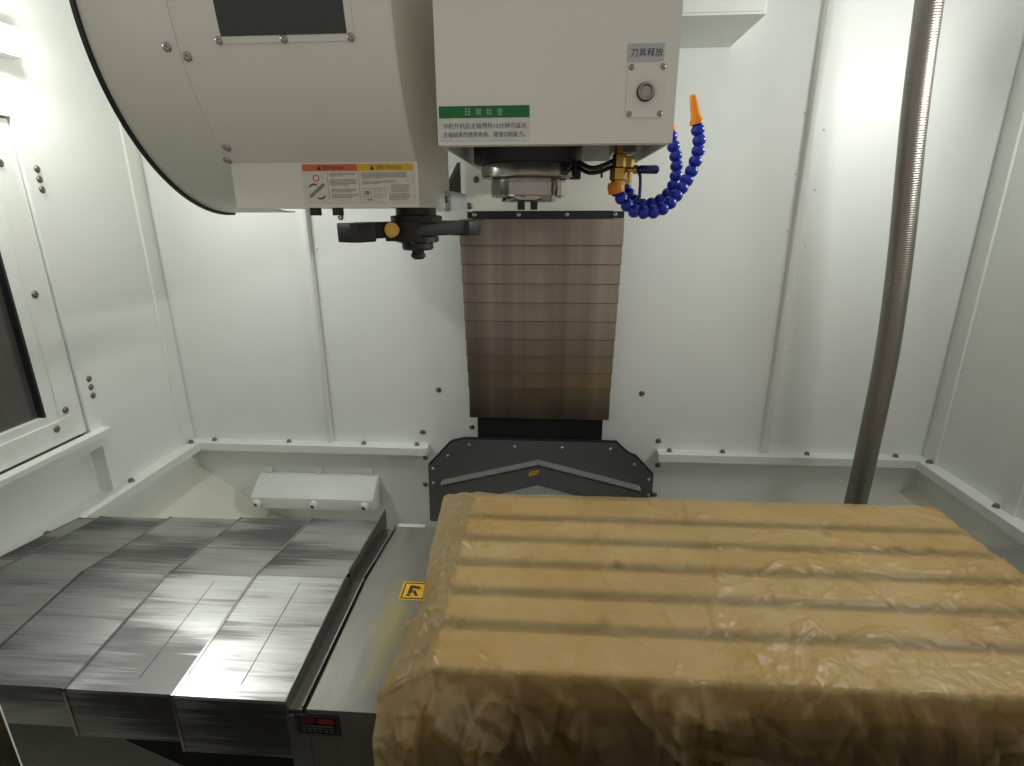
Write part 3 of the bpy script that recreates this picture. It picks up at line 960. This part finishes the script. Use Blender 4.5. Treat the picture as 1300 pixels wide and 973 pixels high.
# ------------------------------------------------------------------ table with T-slots and its end plates
TX0, TX1, TY0, TY1, TZ = -0.195, 1.040, 0.752, 1.352, -0.762
tb = thing('worktable', 'steel machine worktable with five slots hidden under the brown paper', 'worktable', (0.42, 1.05, -0.95))
SLOTS = []
pts = [(TY0, TZ - 0.075), (TY0, TZ)]
for yc in (0.858, 0.956, 1.054, 1.152, 1.250):
    pts += [(yc - 0.0165, TZ), (yc - 0.0145, TZ - 0.003), (yc - 0.0145, TZ - 0.022), (yc - 0.022, TZ - 0.022), (yc - 0.022, TZ - 0.040),
            (yc + 0.022, TZ - 0.040), (yc + 0.022, TZ - 0.022), (yc + 0.0145, TZ - 0.022), (yc + 0.0145, TZ - 0.003), (yc + 0.0165, TZ)]
    SLOTS.append(yc)
pts += [(TY1, TZ), (TY1, TZ - 0.075)]
prism('table_top', pts, 'x', TX0, TX1, 'table_steel', tb)
for yc in SLOTS:
    box('slot_floor', (TX0 + 0.0005, TX1 - 0.0005), (yc - 0.0140, yc + 0.0140), (TZ - 0.0395, TZ - 0.006), 'slot_iron', tb)
box('table_base', (TX0 + 0.03, TX1 - 0.03), (TY0 + 0.05, TY1 - 0.05), (-0.945, TZ - 0.0755), 'cast_iron', tb, 0.01)
# end plates: shallow roof shape falling to front and back
PR, PFR, PBK = -0.826, -0.842, -0.852
def end_plate(x0, x1):
    p_ = [(0.722, -1.02), (0.722, PFR), (1.065, PR), (1.330, PBK), (1.330, PBK - 0.006), (1.065, PR - 0.006), (0.728, PFR - 0.006), (0.728, -1.02)]
    return prism('end_plate', p_, 'x', x0, x1, 'plate_steel', tb, 0.0015)


ep = end_plate(-0.418, TX0 - 0.001)
end_plate(TX1 + 0.001, 1.26)
# flange between plate and telescopic cover: front piece and taller rear piece
prism('cover_flange', [(0.723, -0.858), (0.723, -0.829), (0.735, -0.824), (1.022, -0.797), (1.050, -0.812), (1.050, -0.842)], 'x', -0.4570, -0.4535, 'flange_steel', tb, 0.001)
prism('cover_flange', [(1.056, -0.842), (1.056, -0.796), (1.345, -0.806), (1.345, -0.866)], 'x', -0.4570, -0.4535, 'flange_steel', tb, 0.001)
prism('flange_channel', [(0.730, -0.862), (0.730, -0.853), (1.060, -0.838), (1.335, -0.864), (1.335, -0.872), (1.060, -0.846)], 'x', -0.4532, -0.4185, 'flange_steel', tb)
prism('channel_lip', [(0.724, -0.852), (0.724, -0.838), (1.060, -0.823), (1.060, -0.836)], 'x', -0.4265, -0.4240, 'satin_steel', tb)
prism('channel_lip', [(1.068, -0.836), (1.068, -0.823), (1.335, -0.849), (1.335, -0.864)], 'x', -0.4265, -0.4240, 'satin_steel', tb)
box('front_apron', (-0.4572, -0.4187), (0.7225, 0.7280), (-1.02, -0.8600), 'flange_steel', tb)
# yellow caution sticker on the plate (lies on the front slope)
sl = (PR - PFR) / (1.065 - 0.722)
def on_plate(x, y, d=0.0006):
    return (x, y, PFR + (y - 0.722) * sl + d)
def quad(name, pts3, mat, parent):
    bm = bmesh.new()
    bm.faces.new([bm.verts.new(p) for p in pts3])
    return from_bm(name, bm, mat, parent)
cs = quad('caution_sticker', [on_plate(-0.325, 1.000), on_plate(-0.267, 0.999), on_plate(-0.268, 1.058), on_plate(-0.326, 1.059)], 'warning_yellow', tb)
fr = []
bm = bmesh.new()
for (xa, ya, xb, yb) in ((-0.322, 1.003, -0.270, 1.006), (-0.322, 1.052, -0.271, 1.055), (-0.322, 1.006, -0.319, 1.052), (-0.273, 1.006, -0.270, 1.052)):
    bm.faces.new([bm.verts.new(on_plate(*p, 0.0012)) for p in ((xa, ya), (xb, ya), (xb, yb), (xa, yb))])
from_bm('sticker_border', bm, 'print_black', cs)
bm = bmesh.new()
for poly in ([(-0.309, 1.020), (-0.300, 1.020), (-0.300, 1.046), (-0.309, 1.046)], [(-0.300, 1.038), (-0.284, 1.034), (-0.284, 1.042), (-0.300, 1.046)], [(-0.299, 1.026), (-0.290, 1.012), (-0.284, 1.014), (-0.295, 1.033)], [(-0.311, 1.012), (-0.302, 1.012), (-0.302, 1.018), (-0.311, 1.018)]):
    bm.faces.new([bm.verts.new(on_plate(*p, 0.0012)) for p in poly])
from_bm('sticker_pictogram', bm, 'print_black', cs)
# black nameplate on the front fold
ny = 0.7215
npl = box('nameplate', (-0.440, -0.360), (ny - 0.0015, ny), (-0.899, -0.852), 'plate_black', tb)
boxes('nameplate_border', [((-0.4372, -0.3628), (ny - 0.0019, ny - 0.0016), (-0.8548, -0.8540)), ((-0.4372, -0.3628), (ny - 0.0019, ny - 0.0016), (-0.8970, -0.8962)), ((-0.4372, -0.4364), (ny - 0.0019, ny - 0.0016), (-0.8961, -0.8549)), ((-0.3636, -0.3628), (ny - 0.0019, ny - 0.0016), (-0.8961, -0.8549))], 'plate_grey', npl)
prism('nameplate_logo', [(-0.430, -0.871), (-0.430, -0.858), (-0.402, -0.858), (-0.405, -0.866), (-0.408, -0.872)], 'y', ny - 0.0019, ny - 0.0016, 'plate_red', npl)
box('nameplate_field', (-0.398, -0.370), (ny - 0.0019, ny - 0.0016), (-0.871, -0.860), 'print_red', npl)
boxes('nameplate_lines', [((-0.430 + 0.010 * i + 0.001 * j, -0.4215 + 0.010 * i - 0.0005 * j), (ny - 0.0019, ny - 0.0016), (-0.879 - 0.006 * j, -0.8765 - 0.006 * j)) for i in range(6) for j in range(3)], 'plate_grey', npl)

# ------------------------------------------------------------------ saddle below
sd = thing('machine_saddle', 'black cast saddle in the shadow under the steel cover skirts', 'saddle', (0, 1.0, -1.3))
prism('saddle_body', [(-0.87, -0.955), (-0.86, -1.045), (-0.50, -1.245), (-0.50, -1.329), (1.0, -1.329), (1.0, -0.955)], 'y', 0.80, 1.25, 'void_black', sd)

# ------------------------------------------------------------------ telescopic covers on the table ends
def tele_cover(name, label, xs, sgn, n):
    t = thing(name, label, 'way cover', (sum(xs) / 2, 1.03, -0.96), 'telescopic steel covers at the table ends')
    for k in range(n):
        d = 0.0042 * k
        e = 0.0050 * k
        xa = xs[0] + sgn * 0.2125 * k - (sgn * 0.02 if k else 0)
        xb = max(xs[0] + sgn * 0.2125 * (k + 1), xs[1])
        ridge, fz, bz = -0.801 - d, -0.832 - d, -0.838 - d
        yf, yb = 0.7235 + e, 1.336 - e * 0.6
        sk = -0.963 + 0.0155 * k
        th = 0.0016
        pts_ = [(yf, sk), (yf, fz - 0.004), (yf + 0.003, fz), (1.027, ridge), (yb, bz), (yb, bz - 0.10), (yb - th, bz - 0.10), (yb - th, bz - th), (1.027, ridge - th), (yf + th + 0.003, fz - th), (yf + th, fz - 0.004 - th), (yf + th, sk)]
        s_ = prism('cover_section', pts_, 'x', xa, xb, 'cover_steel', t)
        # wiper edge: a thin strip along the free edge, proud of the next section
        pe = [(yf - 0.0012, sk), (yf - 0.0012, fz - 0.0035), (yf + 0.002, fz + 0.0012), (1.027, ridge + 0.0013), (yb + 0.001, bz + 0.0012), (yb + 0.001, bz - 0.05),
              (yb - 0.001, bz - 0.05), (yb - 0.001, bz - 0.0005), (1.027, ridge - 0.0005), (yf + 0.002, fz - 0.0005), (yf + 0.0004, fz - 0.004), (yf + 0.0004, sk)]
        prism('wiper_edge', pe, 'x', min(xb, xb - sgn * 0.006), max(xb, xb - sgn * 0.006), 'satin_steel', s_)
        if k < 2:   # shallow pressed line down the front slope
            xm_ = (xa + xb) / 2 - sgn * 0.01
            sl_ = (ridge - fz) / (1.027 - yf)
            bm_ = bmesh.new()
            p0 = Vector((xm_, yf + 0.03, fz + sl_ * 0.027 + 0.0004)); p1 = Vector((xm_, 1.01, ridge - sl_ * 0.017 + 0.0004))
            add_tube(bm_, [p0, p0.lerp(p1, 0.5), p1], 0.0006, 6)
            from_bm('pressed_line', bm_, 'cover_steel', s_, True)
    return t


tele_cover('table_way_cover', 'streaked steel telescopic way cover left of the worktable', (-0.4575, -1.373), -1, 5)

# ------------------------------------------------------------------ brown paper draped over the table
def fade(t):
    return t * t * t * (t * (t * 6 - 15) + 10)


def pnoise(x, y, seed):
    r_ = np.random.default_rng(seed)
    gx = r_.uniform(-1, 1, (256, 256)); gy = r_.uniform(-1, 1, (256, 256))
    xi = np.floor(x).astype(int); yi = np.floor(y).astype(int)
    xf = x - xi; yf = y - yi
    u = fade(xf); v_ = fade(yf)
    def gr(i, j, dx, dy):
        a = (xi + i) % 256; b_ = (yi + j) % 256
        return gx[a, b_] * dx + gy[a, b_] * dy
    n00 = gr(0, 0, xf, yf); n10 = gr(1, 0, xf - 1, yf); n01 = gr(0, 1, xf, yf - 1); n11 = gr(1, 1, xf - 1, yf - 1)
    return (n00 * (1 - u) + n10 * u) * (1 - v_) + (n01 * (1 - u) + n11 * u) * v_


def creases(S, T, n, smin, smax, lmin, lmax, amin, amax, wmin, wmax, seed, ang=None, dens=None):
    """Sum of short sharp folds: one flank steep, one gentle."""
    r_ = np.random.default_rng(seed)
    H = np.zeros_like(S)
    k = 0
    while k < n:
        cx = r_.uniform(smin[0], smax[0]); cy = r_.uniform(smin[1], smax[1])
        if dens is not None and r_.uniform() > dens(cx, cy):
            continue
        k += 1
        a = r_.uniform(0, math.pi) if ang is None else r_.normal(ang[0], ang[1])
        L = r_.uniform(lmin, lmax); amp = r_.uniform(amin, amax) * (1 if r_.uniform() < 0.65 else -0.8); w = r_.uniform(wmin, wmax)
        c0_, c1_ = np.searchsorted(S[0], (cx - L - 0.05, cx + L + 0.05)); r0_, r1_ = np.searchsorted(T[:, 0], (cy - L - 0.05, cy + L + 0.05))
        bend, gentle = r_.uniform(-1, 1), r_.uniform(1.5, 4)
        if c1_ <= c0_ or r1_ <= r0_:
            continue
        dx = S[r0_:r1_, c0_:c1_] - cx; dy = T[r0_:r1_, c0_:c1_] - cy
        along_ = dx * math.cos(a) + dy * math.sin(a)
        perp = -dx * math.sin(a) + dy * math.cos(a) + 0.40 * along_ ** 2 / L * bend
        win_ = np.clip(1 - np.abs(along_) / L, 0, 1)
        s1 = np.clip(1 - np.abs(perp) / np.where(perp > 0, w, w * gentle), 0, 1)
        H[r0_:r1_, c0_:c1_] += amp * s1 * np.sqrt(win_)
    return H


def facet(x_, y_, f, seed):
    """Crumple: random heights on a triangle lattice, joined by flat facets with sharp folds between them."""
    r_ = np.random.default_rng(seed)
    tab = r_.uniform(-1, 1, (256, 256))
    x_ = x_ * f; y_ = y_ * f
    wx = x_ + 0.45 * pnoise(x_ * 0.6 + 9, y_ * 0.6, seed + 500); wy_ = y_ + 0.45 * pnoise(x_ * 0.6, y_ * 0.6 + 7, seed + 501)
    k_ = 0.5 * (math.sqrt(3) - 1)
    sk_ = (wx + wy_) * k_
    a_ = wx + sk_; b_ = wy_ + sk_
    i_ = np.floor(a_).astype(int); j_ = np.floor(b_).astype(int)
    fa = a_ - i_; fb = b_ - j_
    h00 = tab[i_ % 256, j_ % 256]; h10 = tab[(i_ + 1) % 256, j_ % 256]; h01 = tab[i_ % 256, (j_ + 1) % 256]; h11 = tab[(i_ + 1) % 256, (j_ + 1) % 256]
    return np.where(fa > fb, h00 + (h10 - h00) * fa + (h11 - h10) * fb, h00 + (h01 - h00) * fb + (h11 - h01) * fa)


# columns: overhang on the left (to -0.29), table, small overhang on the right; rows: back edge, table depth, drop at the front
S = np.concatenate([np.linspace(-0.115, 0.0, 52)[:-1], np.linspace(0.0, 1.262, 520)])          # distance right of the table's left end
T = np.linspace(-0.012, 0.98, 430)                                                              # distance forward from the table's back edge
SS, TT = np.meshgrid(S, T)
DEP = TY1 - TY0 + 0.004
x = TX0 + SS
# top run / front fall, with a rounded turn
rad = 0.010
yl = np.where(TT < DEP, TY1 + 0.003 - TT, 0)
over = np.clip(TT - DEP, 0, None)
turn = np.clip(over / (rad * math.pi / 2), 0, 1) * math.pi / 2
fall = np.clip(over - rad * math.pi / 2, 0, None)
Yp = np.where(TT < DEP, TY1 + 0.003 - TT, TY0 - 0.001 - rad * np.sin(turn)) - fall * 0.10
Zp = np.where(TT < DEP, TZ + 0.0040, TZ + 0.0040 - rad * (1 - np.cos(turn))) - fall * 0.994
# outward normal (y, z)
Ny = -np.sin(turn) ; Nz = np.cos(turn)
# left overhang: drops towards the end plate, further at the front
edge_w = np.interp(TT, [0, 0.10, 0.20, 0.31, 0.40, 0.46, 0.50, 0.55, 0.60, 0.70, 0.85, 1.02], [0.092, 0.088, 0.086, 0.079, 0.070, 0.080, 0.083, 0.098, 0.097, 0.085, 0.066, 0.060])
edge_w = edge_w + 0.0035 * pnoise(TT * 22 + 3, TT * 0 + 0.5, 91) + 0.006 * pnoise(TT * 7 + 1, TT * 0 + 0.3, 92)
edge_w += 0.020 * np.exp(-((TT - 0.455) / 0.010) ** 2)
edge_z = np.interp(TT, [0, 0.10, 0.20, 0.31, 0.40, 0.50, 0.60, 0.70, 1.02], [-0.770, -0.777, -0.787, -0.798, -0.808, -0.822, -0.832, 0, 0])
left = np.clip(-SS / 0.115, 0, 1)
x = np.where(SS < 0, TX0 - left * edge_w, x)
drop = np.where(TT < DEP, (edge_z - (TZ + 0.0040)) * (0.35 * left + 0.65 * left ** 2), 0)
# over the front, the overhang hangs free a little nearer the operator
front_mix = np.clip((TT - 0.56) / 0.06, 0, 1)
drop_front = np.clip(1 - (TT - DEP) / 0.10, 0, 1) * -0.072 * (0.35 * left + 0.65 * left ** 2)
Zp = Zp + np.where(TT < DEP, drop, drop_front)
Yp = Yp - left * 0.022 * np.clip((TT - 0.45) / 0.2, 0, 1) - 0.040 * np.clip((0.16 - SS) / 0.16, 0, 1) * np.clip(fall / 0.06, 0, 1)
# right end: falls over the edge
rt = np.clip(SS - (TX1 - TX0), 0, None)
x = np.where(rt > 0, TX1 + 0.006 * np.tanh(rt / 0.006) + rt * 0.06, x)
Zp = Zp - np.where(TT < DEP, np.clip(rt - 0.004, 0, None) * 0.98, 0)
# sag into the slots
sag = np.zeros_like(SS)
for yc in (0.858, 0.956, 1.054, 1.152, 1.250):
    tc_ = TY1 + 0.003 - yc
    wob = 0.003 * pnoise(SS * 3 + yc * 10, SS * 0 + 0.2, 60)
    sag += np.exp(-((TT - tc_ - wob) / 0.015) ** 2)
sag *= np.clip((SS - 0.004) / 0.02, 0, 1) * np.clip((1.235 - SS) / 0.02, 0, 1)
on_top = np.clip((DEP - TT) / 0.03, 0, 1)
H = -0.0030 * sag * (0.75 + 0.9 * pnoise(SS * 5, TT * 5, 61))
# wrinkles
rough_amt = 0.75 + 0.65 * np.clip((SS - 0.30) * 1.3, 0, 1) * np.clip(0.35 + TT, 0, 1) + 0.6 * np.clip((0.06 - SS) / 0.06, 0, 1)
rough_amt *= 0.75 + 0.7 * pnoise(SS * 3.1, TT * 3.7, 77)
H += 0.0012 * pnoise(SS * 4, TT * 5, 1)
H += rough_amt * (0.0030 * facet(SS, TT, 9, 41) + 0.0018 * facet(SS, TT, 21, 42) + 0.0010 * facet(SS, TT, 47, 43) + 0.00055 * facet(SS, TT, 95, 46))
H += creases(SS, TT, 26, (-0.05, 0.0), (1.26, 0.62), 0.12, 0.34, 0.0008, 0.0020, 0.002, 0.006, 15)
H += creases(SS, TT, 420, (-0.1, 0.0), (1.26, 0.66), 0.010, 0.035, 0.0006, 0.0016, 0.002, 0.005, 16)
H += creases(SS, TT, 260, (-0.1, 0.0), (1.26, 0.62), 0.02, 0.10, 0.0010, 0.0036, 0.003, 0.010, 5, dens=lambda a, b_: 0.25 + 0.75 * min(1, max(0, (a - 0.25) * 1.2)) * (0.35 + b_))
H += creases(SS, TT, 85, (0.45, 0.2), (1.26, 0.66), 0.04, 0.16, 0.0020, 0.0060, 0.005, 0.014, 6, ang=(2.5, 0.5))
H += creases(SS, TT, 170, (-0.1, -0.01), (0.05, 0.70), 0.015, 0.07, 0.0012, 0.0042, 0.003, 0.009, 8)
ff = np.clip((TT - DEP) / 0.05, 0, 1)
H += ff * (0.006 * pnoise(SS * 4.0, TT * 3.2, 21) + 0.014 * facet(SS, TT * 0.7, 7, 44) + 0.006 * facet(SS, TT, 17, 45) + 0.002 * facet(SS, TT, 40, 47))
H += ff * creases(SS, TT, 210, (-0.1, 0.60), (1.26, 1.02), 0.04, 0.20, 0.005, 0.017, 0.004, 0.018, 9, ang=(1.15, 0.55))
H += creases(SS, TT, 60, (-0.05, 0.57), (1.26, 0.67), 0.02, 0.07, 0.001, 0.004, 0.003, 0.010, 10, ang=(1.9, 0.5))
# stay above the metal on the flat
lim = np.where((SS > 0) & (SS < 1.235) & (TT < DEP), -0.0014 - 0.003 * sag ** 3, np.where(TT < DEP + 0.15, -0.006, -0.05))
H = np.maximum(H, lim)
Yp = Yp + Ny * H
Zp = Zp + Nz * H
# ragged outer edges
back_rag = 0.006 * pnoise(SS * 6 + 2, SS * 0 + 0.7, 31)
Yp = Yp + np.where(TT < 0.02, back_rag, 0) * np.clip((0.02 - TT) / 0.03, 0, 1)
nr_, nc_ = SS.shape
verts = np.stack([x, Yp, Zp], -1).reshape(-1, 3)
idx = np.arange(nr_ * nc_).reshape(nr_, nc_)
faces = np.stack([idx[:-1, :-1], idx[1:, :-1], idx[1:, 1:], idx[:-1, 1:]], -1).reshape(-1, 4)
c0 = np.array([0.42, 1.05, TZ])
me = bpy.data.meshes.new('paper_sheet')
me.from_pydata((verts - c0).tolist(), [], faces.tolist())
me.polygons.foreach_set('use_smooth', [True] * len(me.polygons))
me.materials.append(MATS['oiled_paper'])
paper = bpy.data.objects.new('paper_sheet', me)
place(paper, (c0[0], c0[1], c0[2] + Z0), None)
tag(paper, 'crumpled brown oiled paper sheet draped over the worktable', 'paper sheet')

# ------------------------------------------------------------------ steel conduit on the right
path = spline([(0.955, 1.70, 0.80), (0.969, 1.70, 0.521), (0.989, 1.70, 0.244), (1.026, 1.70, -0.112), (1.046, 1.70, -0.396), (1.049, 1.70, -0.656), (1.046, 1.70, -0.942), (1.03, 1.69, -1.15)], 40)
path = resample(path, 0.0016)
rad_ = [(0.0316, 0.0324, 0.0328, 0.0324)[i % 4] for i in range(len(path))]
bm = bmesh.new()
add_tube(bm, path, rad_, 28)
cd = from_bm('steel_conduit', bm, 'conduit_steel', None, True, 80)
tag(cd, 'corrugated flexible steel conduit hanging down the right of the back wall', 'conduit')

# ------------------------------------------------------------------ coolant wash box on the back wall
cbx = thing('wash_box', 'white sheet metal wash box with three nozzles on back wall', 'nozzle box', (-0.93, 1.90, -1.15))
prism('box_body', [(1.9485, -1.010), (1.915, -1.022), (1.845, -1.072), (1.845, -1.118), (1.9485, -1.150)], 'x', -1.165, -0.672, 'white_paint', cbx, 0.003)
for xx in (-1.135, -0.905, -0.700):
    nz = lathe('nozzle', [(0.017, 0), (0.017, 0.014), (0.014, 0.018), (0.0075, 0.018), (0.0065, 0.010)], (xx, 1.8448, -1.093), 'white_paint', cbx, (-0.25, -1, -0.25), 20)
    lathe('nozzle_bore', [(0.0074, 0), (0.0074, 0.002)], Vector((xx, 1.8448, -1.093)) + Vector((-0.25, -1, -0.25)).normalized() * 0.0165, 'void_black', nz, (-0.25, -1, -0.25), 16)
for xx in (-1.13, -0.92, -0.71):
    box('mount_tab', (xx - 0.014, xx + 0.014), (1.938, 1.9490), (-1.009, -0.985), 'white_paint', cbx, 0.002)

# small white box on the tray behind the table plate
bk = thing('tray_deflector', 'small white deflector sheet behind the table end plate', 'deflector', (-0.49, 1.86, -1.17))
prism('deflector_sheet', [(1.80, -1.138), (1.73, -1.143), (1.73, -1.18), (1.80, -1.18)], 'x', -0.560, -0.452, 'white_paint', bk, 0.003)

# ------------------------------------------------------------------ duct box high on the back wall
jb = thing('duct_box', 'white sheet metal box on back wall behind the spindle head', 'duct box', (0.40, 1.80, 0.486))
box('box_shell', (0.18, 0.547), (1.654, 1.9485), (0.486, ZTOP), 'wall_paint', jb, 0.003)
box('box_lid', (0.19, 0.540), (1.650, 1.6535), (0.492, ZTOP), 'wall_paint', jb, 0.001)

# ------------------------------------------------------------------ door post at the near left
dp = thing('door_post', 'white door post edge close to the lower left corner', 'door post', (-0.62, 0.44, -0.7))
box('post_body', (-0.70, -0.603), (0.40, 0.432), (-1.32, -0.50), 'white_paint', dp, 0.003)
box('post_edge', (-0.6028, -0.600), (0.405, 0.428), (-1.32, -0.505), 'satin_steel', dp)
